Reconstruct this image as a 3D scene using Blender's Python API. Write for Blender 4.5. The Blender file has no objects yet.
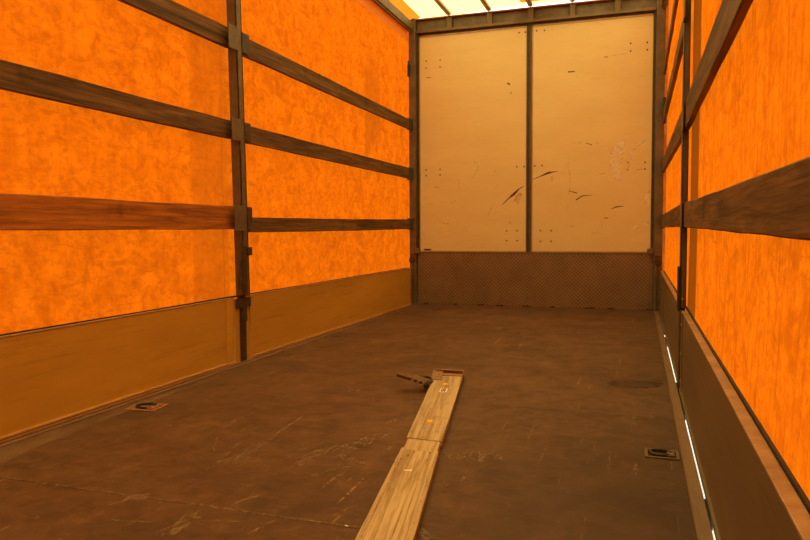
import bpy, bmesh, math, random
from mathutils import Vector, Matrix, noise
random.seed(7)
sc = bpy.context.scene
COL = sc.collection

# ------------------------------------------------------------------ camera
FPX, YAW, PITCH, ROLL = 699.245, .3221, .0560, -.0055
CAM = Vector((2.195, 0.0, .7834))
F_ = Vector((-math.sin(YAW)*math.cos(PITCH), math.cos(YAW)*math.cos(PITCH), -math.sin(PITCH)))
R0 = Vector((math.cos(YAW), math.sin(YAW), 0)); U0 = R0.cross(F_)
R_ = R0*math.cos(ROLL)+U0*math.sin(ROLL); U_ = U0*math.cos(ROLL)-R0*math.sin(ROLL)
cd = bpy.data.cameras.new('camera'); cam = bpy.data.objects.new('camera', cd); COL.objects.link(cam)
cd.sensor_width = 36; cd.lens = FPX/810*36; cd.clip_start = .02; cd.clip_end = 300
m = Matrix.Identity(4)
for i in range(3):
    m[i][0] = R_[i]; m[i][1] = U_[i]; m[i][2] = -F_[i]; m[i][3] = CAM[i]
cam.matrix_world = m
sc.camera = cam

# ------------------------------------------------------------------ world, sun, exposure
w = bpy.data.worlds.new('sky'); sc.world = w; w.use_nodes = True
wn = w.node_tree.nodes; wl = w.node_tree.links
bgn = wn['Background']                    # bright hazy sky, slightly brighter towards the zenith
tcw = wn.new('ShaderNodeTexCoord'); sx = wn.new('ShaderNodeSeparateXYZ'); rw = wn.new('ShaderNodeValToRGB')
wl.new(tcw.outputs['Generated'], sx.inputs[0]); wl.new(sx.outputs['Z'], rw.inputs['Fac'])
rw.color_ramp.elements[0].color = (1.0, .90, .70, 1); rw.color_ramp.elements[1].color = (1.0, .93, .76, 1)
wl.new(rw.outputs['Color'], bgn.inputs['Color']); bgn.inputs['Strength'].default_value = 2.0
sd = bpy.data.lights.new('sun', 'SUN'); sun = bpy.data.objects.new('sun', sd); COL.objects.link(sun)
sd.energy = 1.2; sd.angle = math.radians(3); sd.color = (1.0, .93, .80)
sun.rotation_euler = (math.radians(10), math.radians(40), 0)
vs = sc.view_settings
vs.view_transform = 'Standard'; vs.look = 'None'; vs.gamma = 1; vs.use_curve_mapping = False
vs.exposure = 0.53

# ------------------------------------------------------------------ helpers
def hit(px, py, ax, val):                 # the point of a flat surface (axis ax = val) at a photo position
    d = F_ + R_*((px-405)/FPX) - U_*((py-270)/FPX)
    return CAM + d*((val-CAM[ax])/d[ax])

class MB:
    def __init__(s): s.v = []; s.f = []
    def add(s, vs_, fs): o = len(s.v); s.v += [Vector(p) for p in vs_]; s.f += [[o+i for i in f] for f in fs]; return s
    def box(s, x0, x1, y0, y1, z0, z1, rot=None):
        P = [(x0,y0,z0),(x1,y0,z0),(x1,y1,z0),(x0,y1,z0),(x0,y0,z1),(x1,y0,z1),(x1,y1,z1),(x0,y1,z1)]
        if rot: P = [rot @ Vector(p) for p in P]
        return s.add(P, [(0,3,2,1),(4,5,6,7),(0,1,5,4),(1,2,6,5),(2,3,7,6),(3,0,4,7)])
    def prism(s, bot, top):               # bot, top: equal rings, counter-clockwise from above
        n = len(bot)
        return s.add(list(bot)+list(top), [list(range(n))[::-1], list(range(n, 2*n))]+[(i,(i+1)%n,n+(i+1)%n,n+i) for i in range(n)])
    def cyl(s, c, ax, r, h, n=14, r2=None):
        c = Vector(c); ax = Vector(ax).normalized(); a = ax.orthogonal().normalized(); b = ax.cross(a); r2 = r if r2 is None else r2
        bot = [c+(a*math.cos(t)+b*math.sin(t))*r for t in [2*math.pi*i/n for i in range(n)]]
        top = [c+ax*h+(a*math.cos(t)+b*math.sin(t))*r2 for t in [2*math.pi*i/n for i in range(n)]]
        return s.prism(bot, top)
    def tube(s, pts, r, n=8, closed=False):
        pts = [Vector(p) for p in pts]; N = len(pts); o = len(s.v); up = Vector((0,0,1))
        for i, p in enumerate(pts):
            a = pts[(i-1) % N] if (closed or i) else p; b = pts[(i+1) % N] if (closed or i < N-1) else p
            t = (b-a).normalized(); q = up if abs(t.dot(up)) < .9 else Vector((1,0,0))
            u = t.cross(q).normalized(); v = t.cross(u)
            s.v += [p+(u*math.cos(2*math.pi*k/n)+v*math.sin(2*math.pi*k/n))*r for k in range(n)]
        for i in range(N if closed else N-1):
            j = (i+1) % N
            s.f += [[o+i*n+k, o+i*n+(k+1)%n, o+j*n+(k+1)%n, o+j*n+k] for k in range(n)]
        if not closed: s.f += [[o+k for k in range(n)][::-1], [o+(N-1)*n+k for k in range(n)]]
        return s
    def torus(s, c, a, b, R1, R2, r, n=28):
        c = Vector(c); a = Vector(a).normalized(); b = Vector(b).normalized()
        return s.tube([c+a*math.cos(2*math.pi*i/n)*R1+b*math.sin(2*math.pi*i/n)*R2 for i in range(n)], r, 8, True)
    def build(s, name, mat, parent=None, bevel=0, smooth=False, loc=None, origin=True):
        if parent is None and loc is None and origin:
            xs = [v.x for v in s.v]; ys = [v.y for v in s.v]; zs = [v.z for v in s.v]
            loc = Vector(((min(xs)+max(xs))/2, (min(ys)+max(ys))/2, min(zs)))
        off = parent.location if parent is not None and parent.parent is None else (loc or Vector())
        if parent is not None and parent.parent is not None: off = parent.parent.location + parent.location
        me = bpy.data.meshes.new(name); me.from_pydata([tuple(v-Vector(off)) for v in s.v], [], s.f)
        me.materials.append(mat)
        bm = bmesh.new(); bm.from_mesh(me); bmesh.ops.recalc_face_normals(bm, faces=bm.faces); bm.to_mesh(me); bm.free()
        for p in me.polygons: p.use_smooth = smooth
        o = bpy.data.objects.new(name, me); COL.objects.link(o)
        if parent is not None: o.parent = parent
        elif loc is not None: o.location = loc
        if bevel:
            b = o.modifiers.new('bevel', 'BEVEL'); b.width = bevel; b.segments = 2; b.limit_method = 'ANGLE'; b.harden_normals = False
        return o

def tag(o, label=None, cat=None, group=None, kind=None):
    for k, v in (('label', label), ('category', cat), ('group', group), ('kind', kind)):
        if v: o[k] = v
    return o
def thing(name, label, cat, loc, group=None):
    o = bpy.data.objects.new(name, None); COL.objects.link(o); o.location = loc; o.empty_display_size = .1
    return tag(o, label, cat, group)

# ------------------------------------------------------------------ materials
def lin(c):
    return tuple(((x/255)/12.92 if x/255 <= .04045 else ((x/255+.055)/1.055)**2.4) for x in c)+(1,)
class NT:
    def __init__(s, name):
        s.m = bpy.data.materials.new(name); s.m.use_nodes = True; s.t = s.m.node_tree; s.n = s.t.nodes
        s.out = s.n['Material Output']; s.p = s.n['Principled BSDF']
        tc = s.n.new('ShaderNodeTexCoord'); s.co = tc.outputs['Object']
        oi = s.n.new('ShaderNodeObjectInfo'); s.rnd = oi.outputs['Random']
    def l(s, a, b): s.t.links.new(a, b)
    def map(s, scale=(1,1,1), rot=(0,0,0), rand=True, co=None):
        mp = s.n.new('ShaderNodeMapping'); mp.inputs['Scale'].default_value = scale; mp.inputs['Rotation'].default_value = rot
        s.l(co or s.co, mp.inputs['Vector'])
        if rand:
            cx = s.n.new('ShaderNodeMath'); cx.operation = 'MULTIPLY'; cx.inputs[1].default_value = 37.0; s.l(s.rnd, cx.inputs[0])
            s.l(cx.outputs[0], mp.inputs['Location'])
        return mp.outputs[0]
    def noise(s, scale, detail=4, rough=.55, vec=None, dist=0):
        x = s.n.new('ShaderNodeTexNoise'); x.inputs['Scale'].default_value = scale; x.inputs['Detail'].default_value = detail
        x.inputs['Roughness'].default_value = rough; x.inputs['Distortion'].default_value = dist; s.l(vec or s.co, x.inputs['Vector']); return x.outputs['Fac']
    def ramp(s, fac, stops):
        r = s.n.new('ShaderNodeValToRGB'); e = r.color_ramp.elements
        while len(e) < len(stops): e.new(.5)
        for k, (p, c) in zip(e, stops): k.position = p; k.color = c if isinstance(c, tuple) else (c,c,c,1)
        s.l(fac, r.inputs['Fac']); return r.outputs['Color']
    def mix(s, fac, a, b, mode='MIX'):
        x = s.n.new('ShaderNodeMix'); x.data_type = 'RGBA'; x.blend_type = mode
        for v, i in ((fac, 0), (a, 6), (b, 7)):
            if hasattr(v, 'type') and not isinstance(v, (int, float, tuple)): s.l(v, x.inputs[i])
            else: x.inputs[i].default_value = v
        return x.outputs[2]
    def math(s, op, a, b=0, c=0):
        x = s.n.new('ShaderNodeMath'); x.operation = op
        for i, v in enumerate((a, b, c)):
            if isinstance(v, (int, float)): x.inputs[i].default_value = v
            else: s.l(v, x.inputs[i])
        return x.outputs[0]
    def sep(s, co=None):
        x = s.n.new('ShaderNodeSeparateXYZ'); s.l(co or s.co, x.inputs[0]); return x.outputs
    def bump(s, h, strength=.3, dist=.01, nrm=None):
        x = s.n.new('ShaderNodeBump'); x.inputs['Strength'].default_value = strength; x.inputs['Distance'].default_value = dist
        s.l(h, x.inputs['Height'])
        if nrm: s.l(nrm, x.inputs['Normal'])
        return x.outputs[0]
    def fin(s, col, rough=.6, metal=0, bump=None, spec=.3):
        if isinstance(col, tuple): s.p.inputs['Base Color'].default_value = col
        else: s.l(col, s.p.inputs['Base Color'])
        if isinstance(rough, (int, float)): s.p.inputs['Roughness'].default_value = rough
        else: s.l(rough, s.p.inputs['Roughness'])
        s.p.inputs['Metallic'].default_value = metal; s.p.inputs['Specular IOR Level'].default_value = spec
        if bump: s.l(bump, s.p.inputs['Normal'])
        return s.m

def mat_tarp(name, side):
    t = NT(name); xyz = t.sep()
    big = t.noise(1.1, 5, .6); mid = t.noise(7, 6, .65, t.map((1,1,1), rand=False)); fine = t.noise(60, 5, .7)
    streak = t.noise(9, 5, .6, t.map((1, 4.5, .35), rand=False))
    swirl = t.noise(5, 8, .7, t.map((1, 1, 1.6), rot=(.5,0,0), rand=False), dist=1.5)
    c0 = (.72,.163,.0030,1); c1 = (.53,.108,.0020,1); c2 = (.24,.038,.0012,1)
    col = t.mix(t.ramp(mid, [(.35,0.),(.7,1.)]), c0, c1)
    col = t.mix(t.math('MULTIPLY', t.ramp(swirl, [(.50,0.),(.62,1.)]), .35), col, c2)
    col = t.mix(t.math('MULTIPLY', t.ramp(streak, [(.50,0.),(.75,1.)]), .55 if side == 'r' else .18), col, c2)
    dirt = t.noise(4, 9, .75, t.map((1,1,3), rand=False), dist=.6)
    col = t.mix(t.math('MULTIPLY', t.ramp(dirt, [(.56,0.),(.70,1.)]), .5), col, (.30,.055,.003,1))
    col = t.mix(t.math('MULTIPLY', t.ramp(t.noise(22, 6, .7, t.map((1,1,1.5), rand=False)), [(.48,0.),(.60,1.)]), .40), col, (.40,.066,.002,1))
    col = t.mix(t.math('MULTIPLY', t.ramp(fine, [(.55,0.),(.72,1.)]), .35), col, (.38,.08,.004,1))
    # creases and weld lines, fine threads
    th = t.noise(26, 2, .5, t.map((1, .12, 5), rot=(.55,0,0), rand=False), dist=.3)
    col = t.mix(t.math('MULTIPLY', t.ramp(th, [(.70,0.),(.74,1.)]), .45), col, (.30,.06,.004,1))
    # doubled layers of sheet (overlap welds) let less light through
    bands = [(3.27, 3.62, .42, 0, 3), (3.556, 3.570, .6, 0, 3), (3.40, 3.408, .3, 0, 3), (6.70, 6.715, .5, 0, 3), (6.45, 6.47, .3, 0, 3), (5.87, 6.25, .45, 1.45, 2.32)] if side == 'l' else [(3.30, 3.78, .9, 0, 3)]
    y = xyz[1]; wob = t.math('MULTIPLY_ADD', t.noise(1.6, 2, .5), .06, -.03); y = t.math('ADD', y, wob)
    for a, b, k, za, zb in bands:
        e = .01 if b-a < .1 else .02
        def step(v, edge, ee=e):
            n = t.n.new('ShaderNodeMapRange'); n.interpolation_type = 'SMOOTHSTEP'
            n.inputs[1].default_value = edge-ee; n.inputs[2].default_value = edge+ee; t.l(v, n.inputs[0]); return n.outputs[0]
        msk = t.math('MULTIPLY', step(y, a), t.math('SUBTRACT', 1, step(y, b)))
        if za: msk = t.math('MULTIPLY', msk, t.math('MULTIPLY', step(t.math('SUBTRACT', xyz[2], t.math('MULTIPLY', t.math('SUBTRACT', y, 5.9), .6)), za, .12), t.math('SUBTRACT', 1, step(xyz[2], zb, .2))))
        col = t.mix(t.math('MULTIPLY', msk, k), col, (.34,.075,.004,1) if side == 'l' else (.16,.04,.003,1))
    h = t.math('ADD', t.math('MULTIPLY', streak, 1.0 if side == 'r' else .5), t.math('MULTIPLY', mid, .5))
    nb = t.bump(h, .5, .02)
    dif = t.n.new('ShaderNodeBsdfDiffuse'); tr = t.n.new('ShaderNodeBsdfTranslucent'); mx = t.n.new('ShaderNodeMixShader')
    t.l(col, dif.inputs[0]); t.l(col, tr.inputs[0]); t.l(nb, dif.inputs['Normal'])
    mx.inputs[0].default_value = .55; t.l(dif.outputs[0], mx.inputs[1]); t.l(tr.outputs[0], mx.inputs[2])
    t.n.remove(t.p); t.l(mx.outputs[0], t.out.inputs[0]); return t.m

def mat_sheet(name, c, k, vary=.1, dark=(.8,.5,.2,1)):
    t = NT(name); n = t.noise(3, 6, .6)
    col = t.mix(t.math('MULTIPLY', t.ramp(n, [(.4,0.),(.75,1.)]), vary), c, dark)
    dif = t.n.new('ShaderNodeBsdfDiffuse'); tr = t.n.new('ShaderNodeBsdfTranslucent'); mx = t.n.new('ShaderNodeMixShader')
    t.l(col, dif.inputs[0]); t.l(col, tr.inputs[0]); mx.inputs[0].default_value = k
    t.l(dif.outputs[0], mx.inputs[1]); t.l(tr.outputs[0], mx.inputs[2]); t.n.remove(t.p); t.l(mx.outputs[0], t.out.inputs[0]); return t.m

def mat_wood(name, c0, c1, c2, axis=1, rough=.7, rot=0):
    t = NT(name)
    s = [14,14,14]; s[axis] = .9; s2 = [60,60,60]; s2[axis] = 1.6
    if rot: t.co = t.map((1,1,1), (0,0,rot), rand=False)
    g = t.noise(1.6, 6, .65, t.map(tuple(s)), dist=.8); g2 = t.noise(1.5, 5, .7, t.map(tuple(s2)))
    k = t.noise(5, 4, .6, t.map((1,1,1)))
    col = t.ramp(g, [(.30,c2),(.5,c1),(.72,c0)])
    col = t.mix(t.math('MULTIPLY', t.ramp(g2, [(.46,0.),(.62,1.)]), .7), col, c2)
    col = t.mix(t.math('MULTIPLY', t.ramp(k, [(.60,0.),(.72,1.)]), .55), col, tuple(x*.5 for x in c2[:3])+(1,))
    return t.fin(col, rough, 0, t.bump(t.math('ADD', g, t.math('MULTIPLY', g2, .6)), .5, .004), .25)

def mat_metal(name, c0, c1, rust=None, rough=.5, metal=.3, scale=6, amt=.6, stretch=(1,1,1)):
    t = NT(name); n = t.noise(scale, 7, .65, t.map(stretch)); n2 = t.noise(scale*9, 5, .7, t.map((1,1,1)))
    col = t.mix(t.ramp(n, [(.35,0.),(.68,1.)]), c0, c1)
    if rust: col = t.mix(t.math('MULTIPLY', t.ramp(t.noise(scale*2.2, 8, .75, t.map((1,1,1))), [(.54,0.),(.66,1.)]), amt), col, rust)
    col = t.mix(t.math('MULTIPLY', t.ramp(n2, [(.60,0.),(.75,1.)]), .3), col, tuple(x*.45 for x in c0[:3])+(1,))
    r = t.math('MULTIPLY_ADD', n, .3, rough-.15)
    return t.fin(col, r, metal, t.bump(n2, .25, .002), .4)

M = {}
M['tarp_l'] = mat_tarp('orange_tarpaulin', 'l'); M['tarp_r'] = mat_tarp('orange_tarpaulin_streaked', 'r')
M['roof'] = mat_sheet('cream_roof_sheet', (.95,.80,.34,1), .74, .25, (.78,.52,.18,1))
M['roof_orange'] = mat_sheet('orange_roof_edge', (.85,.25,.012,1), .5)
M['roof_band'] = mat_sheet('tan_roof_band', (.62,.34,.07,1), .5, .5, (.8,.5,.15,1))
M['slat'] = mat_wood('weathered_brown_slat', (.25,.135,.048,1), (.135,.070,.026,1), (.04,.020,.009,1))
M['slat_warm'] = mat_wood('reddish_brown_slat', (.60,.22,.03,1), (.42,.145,.022,1), (.17,.055,.012,1))
M['pine'] = mat_wood('pale_pine_board', (.62,.52,.34,1), (.52,.42,.26,1), (.26,.18,.09,1), rot=-.184)
M['post'] = mat_metal('galvanised_grey_brown', (.17,.13,.085,1), (.105,.08,.05,1), (.13,.06,.026,1), .55, .3, 9)
M['darksteel'] = mat_metal('dark_rusty_steel', (.085,.065,.05,1), (.05,.038,.03,1), (.11,.045,.02,1), .6, .4, 18)
M['frame'] = mat_metal('grey_frame_steel', (.19,.13,.07,1), (.125,.085,.045,1), (.13,.065,.03,1), .5, .3, 7, .4)
M['sill'] = mat_metal('worn_sill_metal', (.30,.185,.11,1), (.21,.13,.08,1), (.17,.09,.05,1), .5, .35, 5, .5, (3,.5,3))
M['clamp'] = mat_metal('tan_rusty_clamp_steel', (.36,.23,.13,1), (.22,.13,.07,1), (.16,.07,.03,1), .5, .3, 25, .4)
M['bar'] = mat_metal('light_roof_bar_steel', (.50,.38,.22,1), (.36,.27,.15,1), None, .5, .2, 8)
M['lever'] = mat_metal('dark_brown_lever_steel', (.17,.09,.05,1), (.09,.045,.026,1), (.25,.13,.07,1), .4, .5, 30, .4)
M['bright'] = mat_metal('bright_rib_highlight', (.75,.55,.25,1), (.55,.36,.15,1), None, .4, .3, 12)
M['black'] = mat_metal('black_rubber_and_shadow', (.03,.026,.022,1), (.02,.018,.015,1), None, .7, 0, 20)
M['chrome'] = mat_metal('bare_steel', (.55,.50,.44,1), (.35,.30,.25,1), None, .35, .8, 20)
M['rusty2'] = mat_metal('pale_rusty_cup', (.34,.19,.12,1), (.24,.12,.07,1), (.45,.30,.2,1), .7, .1, 40, .5)
M['rusty'] = mat_metal('pinkish_rust', (.42,.20,.12,1), (.26,.11,.06,1), (.5,.30,.2,1), .7, .1, 40, .5)

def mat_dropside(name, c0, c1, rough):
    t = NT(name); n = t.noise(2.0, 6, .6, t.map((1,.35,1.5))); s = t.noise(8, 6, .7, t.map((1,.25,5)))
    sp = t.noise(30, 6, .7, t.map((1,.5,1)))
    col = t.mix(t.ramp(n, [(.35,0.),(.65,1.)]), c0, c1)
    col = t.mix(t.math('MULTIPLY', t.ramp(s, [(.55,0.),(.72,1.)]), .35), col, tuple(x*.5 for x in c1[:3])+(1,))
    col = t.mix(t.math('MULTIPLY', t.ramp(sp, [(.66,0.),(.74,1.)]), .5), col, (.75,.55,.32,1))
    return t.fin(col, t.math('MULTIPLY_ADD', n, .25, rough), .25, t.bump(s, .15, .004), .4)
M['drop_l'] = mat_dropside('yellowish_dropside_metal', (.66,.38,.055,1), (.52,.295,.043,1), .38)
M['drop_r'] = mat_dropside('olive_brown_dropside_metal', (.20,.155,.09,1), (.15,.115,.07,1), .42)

def mat_floor():
    t = NT('brown_phenolic_plywood'); xyz = t.sep()
    big = t.noise(.9, 5, .6); blot = t.noise(3.2, 7, .65, dist=.5); gr = t.noise(30, 6, .7, t.map((.25,1,1), rand=False)); fine = t.noise(140, 4, .7)
    c = t.mix(t.ramp(big, [(.35,0.),(.65,1.)]), (.102,.055,.031,1), (.146,.079,.042,1))
    c = t.mix(t.math('MULTIPLY', t.ramp(blot, [(.48,0.),(.70,1.)]), .55), c, (.055,.038,.027,1))
    c = t.mix(t.math('MULTIPLY', t.ramp(blot, [(.30,1.),(.42,0.)]), .4), c, (.22,.108,.052,1))
    c = t.mix(t.math('MULTIPLY', t.ramp(gr, [(.5,0.),(.7,1.)]), .35), c, (.15,.09,.05,1))
    c = t.mix(t.math('MULTIPLY', t.ramp(fine, [(.6,0.),(.72,1.)]), .3), c, (.035,.022,.016,1))
    mot = t.noise(11, 7, .72, dist=.4)
    c = t.mix(t.math('MULTIPLY', t.ramp(mot, [(.50,0.),(.60,1.)]), .45), c, (.055,.031,.018,1))
    c = t.mix(t.math('MULTIPLY', t.ramp(mot, [(.36,1.),(.44,0.)]), .35), c, (.21,.115,.062,1))
    # drag scratches: thin stretched noise, in worn regions only
    for rot, sc_, off in ((.45, 40, 0), (.9, 34, 1), (-.2, 30, 2)):
        sx = t.noise(1.0, 3, .6, t.map((sc_, 1.6, 1), rot=(0,0,rot), rand=False))
        reg = t.noise(1.7, 4, .6, t.map((1,1,1+off), rot=(0,0,off), rand=False))
        f = t.math('MULTIPLY', t.ramp(sx, [(.64,0.),(.69,1.)]), t.ramp(reg, [(.50,0.),(.62,1.)]))
        brk = t.ramp(t.noise(34, 4, .7, rand_map(t, off)), [(.47,0.),(.53,1.)])
        c = t.mix(t.math('MULTIPLY', t.math('MULTIPLY', f, brk), .5), c, (.52,.34,.18,1))
    # less scuffed, light falloff painted in dark towards the right sill in the foreground
    def sm(v, a, b):
        n = t.n.new('ShaderNodeMapRange'); n.interpolation_type = 'SMOOTHSTEP'; n.inputs[1].default_value = a; n.inputs[2].default_value = b; t.l(v, n.inputs[0]); return n.outputs[0]
    wob = t.math('MULTIPLY_ADD', big, 1.2, -.6)
    g = t.math('MULTIPLY', sm(t.math('ADD', xyz[0], wob), 1.55, 2.1), t.math('SUBTRACT', 1, sm(t.math('ADD', xyz[1], wob), 2.1, 3.1)))
    c = t.mix(t.math('MULTIPLY', g, .55), c, (.045,.027,.017,1))
    return t.fin(c, t.math('MULTIPLY_ADD', blot, .3, .42), 0, t.bump(t.math('ADD', fine, gr), .35, .003), .16)
def rand_map(t, k): return t.map((1,1,1), rot=(0,0,.3*k), rand=False)
M['floor'] = mat_floor()

def mat_board():
    t = NT('pale_plywood_board')
    g = t.noise(2.2, 6, .6, t.map((.8,1,2.2))); h = t.noise(10, 6, .7, t.map((.5,1,3))); f = t.noise(34, 5, .7, t.map((2,1,.6)))
    c = t.mix(t.ramp(g, [(.30,0.),(.75,1.)]), (.74,.62,.34,1), (.68,.55,.28,1))
    c = t.mix(t.math('MULTIPLY', t.ramp(h, [(.55,0.),(.75,1.)]), .4), c, (.54,.44,.22,1))
    c = t.mix(t.math('MULTIPLY', t.ramp(f, [(.67,0.),(.72,1.)]), .4), c, (.34,.20,.09,1))
    return t.fin(c, .5, 0, t.bump(h, .08, .003), .3)
M['board'] = mat_board()
M['tread'] = mat_metal('brown_tread_steel', (.23,.155,.09,1), (.175,.115,.066,1), (.15,.075,.04,1), .5, .3, 4, .5)
def mat_decal(name, c, scale=60, lo=.42, hi=.55, rough=.7, stretch=(1,1,1), mx=1.0):
    t = NT(name); n = t.noise(scale, 5, .7, t.map(stretch)); t.fin(c, rough)
    a = t.ramp(n, [(lo,0.),(hi,1.)]); t.l(t.math('MULTIPLY', a, mx), t.p.inputs['Alpha']); return t.m
M['scuff'] = mat_decal('dark_scuff', (.055,.035,.02,1), 90, .30, .45)
M['scuff_soft'] = mat_decal('soft_brown_scuff', (.24,.14,.05,1), 70, .46, .66, mx=.7)
M['chalk'] = mat_decal('pale_scrape', (.95,.92,.98,1), 14, .20, .75, mx=.55)
M['scratch'] = mat_decal('pale_scratch', (.30,.215,.13,1), 75, .47, .60, mx=.6, stretch=(1,.35,1))
M['stain'] = mat_decal('dark_oily_stain', (.05,.032,.020,1), 5, .02, .5, .4, mx=.8)
M['dust'] = mat_decal('dusty_wear', (.40,.26,.14,1), 5, .25, .8, .7, (2,.5,1), .5)
def plain(name, c, rough=.6): t = NT(name); n = t.noise(80, 3); return t.fin(t.mix(t.math('MULTIPLY', n, .25), c, tuple(x*.6 for x in c[:3])+(1,)), rough)
M['yellow'] = plain('yellow_sticker', (.95,.60,.03,1)); M['paper'] = plain('white_sticker', (.85,.78,.66,1)); M['ink'] = plain('black_print', (.03,.025,.02,1))
M['screw'] = plain('dark_screw_head', (.10,.06,.035,1), .5)
def mat_ground(): t = NT('pale_concrete_yard'); n = t.noise(3, 6, .6); return t.fin(t.mix(n, (.62,.60,.55,1), (.45,.43,.40,1)), .9)
M['ground'] = mat_ground()

# ------------------------------------------------------------------ dimensions (metres)
XL, XR = -.08, 2.397          # inner faces of the dropsides
YB = 7.15                     # bulkhead
YR = -2.4                     # rear end behind the viewer
YP = 3.64; HS = .392          # side post, dropside height

# ------------------------------------------------------------------ setting
def grid(name, mat, fx, y0, y1, z0, z1, step=.06):
    ny = int((y1-y0)/step); nz = int((z1-z0)/step); v = []; f = []
    for i in range(ny+1):
        for j in range(nz+1):
            y = y0+(y1-y0)*i/ny; z = z0+(z1-z0)*j/nz; v.append((fx(y, z), y, z))
    for i in range(ny):
        for j in range(nz):
            a = i*(nz+1)+j; f.append((a, a+nz+1, a+nz+2, a+1))
    mb = MB(); mb.add(v, f); return mb.build(name, mat, smooth=True, origin=False)
def bul(y, z, s):
    b = 0
    for a, c in ((YR, YP), (YP, YB)):
        if a <= y <= c: b = math.sin(math.pi*(y-a)/(c-a))**1.6
    n = noise.noise(Vector((y*1.3, z*1.3, s))); n2 = noise.noise(Vector((y*7, z*1.2, s*3)))
    zz = min(1, max(0, (z-.3)/.4))
    return (.004+.020*b*(.6+.6*n)+.008*(n2*.5+.5)*(.4+b))*zz
o = grid('wall_left', M['tarp_l'], lambda y, z: XL-.034-bul(y, z, 1.7), YR, YB+.02, .25, 2.99)
tag(o, 'orange translucent tarpaulin side curtain of the left wall', 'wall', kind='structure')
mb = MB(); mb.add([(XL-.034, YB+.02, -.06), (XL-.034, YB+.02, 2.99), (XL+.04, YB+.07, 2.99), (XL+.04, YB+.07, -.06)], [(0,1,2,3)]); mb.build('corner_wrap', M['tarp_l'], o)
o = grid('wall_right', M['tarp_r'], lambda y, z: XR+.036+bul(y, z, 5.1), YR, YB+.02, .25, 2.99)
tag(o, 'orange translucent tarpaulin side curtain of the right wall', 'wall', kind='structure')
mb = MB(); mb.add([(XR+.036, YB+.02, -.06), (XR+.036, YB+.02, 2.99), (XR-.05, YB+.07, 2.99), (XR-.05, YB+.07, -.06)], [(0,1,2,3)]); mb.build('corner_wrap', M['tarp_r'], o)
mb = MB(); mb.box(-.01, 2.345, YR, YB-.013, -.04, 0)
floor = mb.build('floor', M['floor'], origin=False); tag(floor, 'scratched brown plywood load floor', 'floor', kind='structure')
mb = MB(); mb.box(.05, 2.25, YR, YB+.1, -.30, -.10)
tag(mb.build('chassis', M['black']), 'dark steel chassis under the load floor', 'chassis', kind='structure')
mb = MB(); mb.box(XL-.06, XR+.06, YR-.05, YR, -.2, 3.02)  # unseen rear curtain, added to keep white daylight out of the interior
tag(mb.build('wall_rear_added', M['tarp_l']), 'unseen orange tarpaulin wall added behind the viewer to keep daylight out', 'wall', kind='structure')
mb = MB(); mb.box(XL-.05, XR+.05, YB+.075, YB+.095, -.2, 3.025)  # backing sheet added to block white daylight slits around the boards
tag(mb.build('wall_front_blocker', M['darksteel']), 'dark steel sheet added behind the plywood boards to block daylight gaps', 'wall', kind='structure')
mb = MB(); mb.box(-60, 60, -60, 60, -1.25, -1.2)
tag(mb.build('ground', M['ground'], origin=False), 'pale yard ground outside the truck', 'ground', kind='structure')
# roof sheet, a shallow arch
v = []; f = []; nx = 16; ny = 60
for i in range(nx+1):
    for j in range(ny+1):
        x = -.012+(2.33+.012)*i/nx; y = YR+(YB+.16-YR)*j/ny
        v.append((x, y, 3.03+.05*math.sin(math.pi*i/nx)+.006*noise.noise(Vector((x*3, y*2, 0)))))
for i in range(nx):
    for j in range(ny): a = i*(ny+1)+j; f.append((a, a+1, a+ny+2, a+ny+1))
ceil_ = MB().add(v, f).build('ceiling', M['roof'], smooth=True, origin=False)
tag(ceil_, 'bright cream translucent roof sheet', 'ceiling', kind='structure')
for sgn, xa, xb in ((1, XL-.036, -.012), (-1, XR+.038, 2.33)):
    mb = MB(); mb.add([(xa, YR, 2.975), (xa, YB+.03, 2.975), (xb, YB+.03, 3.03), (xb, YR, 3.03)], [(0,1,2,3)])
    mb.build('roof_edge', M['roof_orange'], ceil_)
mb = MB(); mb.add([(.98, 6.6, 3.066), (1.10, 6.6, 3.068), (1.30, 7.17, 3.066), (1.05, 7.17, 3.064)], [(0,1,2,3)])
mb.build('roof_patch', M['roof_band'], ceil_)
mb = MB(); mb.add([(1.16, 6.6, 3.068), (1.24, 6.6, 3.068), (1.37, 7.17, 3.066), (1.28, 7.17, 3.066)], [(0,1,2,3)])
mb.build('roof_patch', M['roof_band'], ceil_)

# cant rails, floor sills
for n_, x0, x1, lab in ((1, XL-.03, XL+.02, 'left'), (2, XR-.02, XR+.03, 'right')):
    mb = MB(); mb.box(x0, x1, YR, YB-.06, 2.862, 2.95); mb.box(x0+.012, x1-.012, YR, YB-.06, 2.845, 2.862)
    tag(mb.build('trim_%d' % n_, M['frame'], bevel=.004), 'grey steel roof rail along the top of the %s tarpaulin' % lab, 'rail', kind='structure')
mb = MB(); mb.box(XL-.005, -.012, YR, YB-.02, -.05, -.004); mb.box(XL+.022, XL+.030, YR, YB-.02, -.004, .004); mb.box(-.024, -.012, YR, YB-.02, -.004, .003)
tag(mb.build('trim_3', M['sill'], bevel=.0015), 'worn pale metal sill between floor and left dropside', 'sill', kind='structure')
mb = MB(); mb.box(2.346, 2.3855, YR, YB-.02, -.05, .002); mb.box(2.346, 2.351, YR, YB-.02, .002, .005)
sill_r = mb.build('trim_4', M['sill'], bevel=.0015); tag(sill_r, 'worn brown metal sill between floor and right dropside', 'sill', kind='structure')
# rubber seal in the right gap, torn away where daylight comes through
for a, b in ((YR, 1.90), (2.05, 2.20), (3.22, 3.86), (5.22, 5.48), (5.80, 5.93), (6.62, 7.1)):
    mb = MB(); mb.box(2.3855, 2.399, a, b, -.045, -.012); mb.build('seal', M['black'], sill_r)

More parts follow.
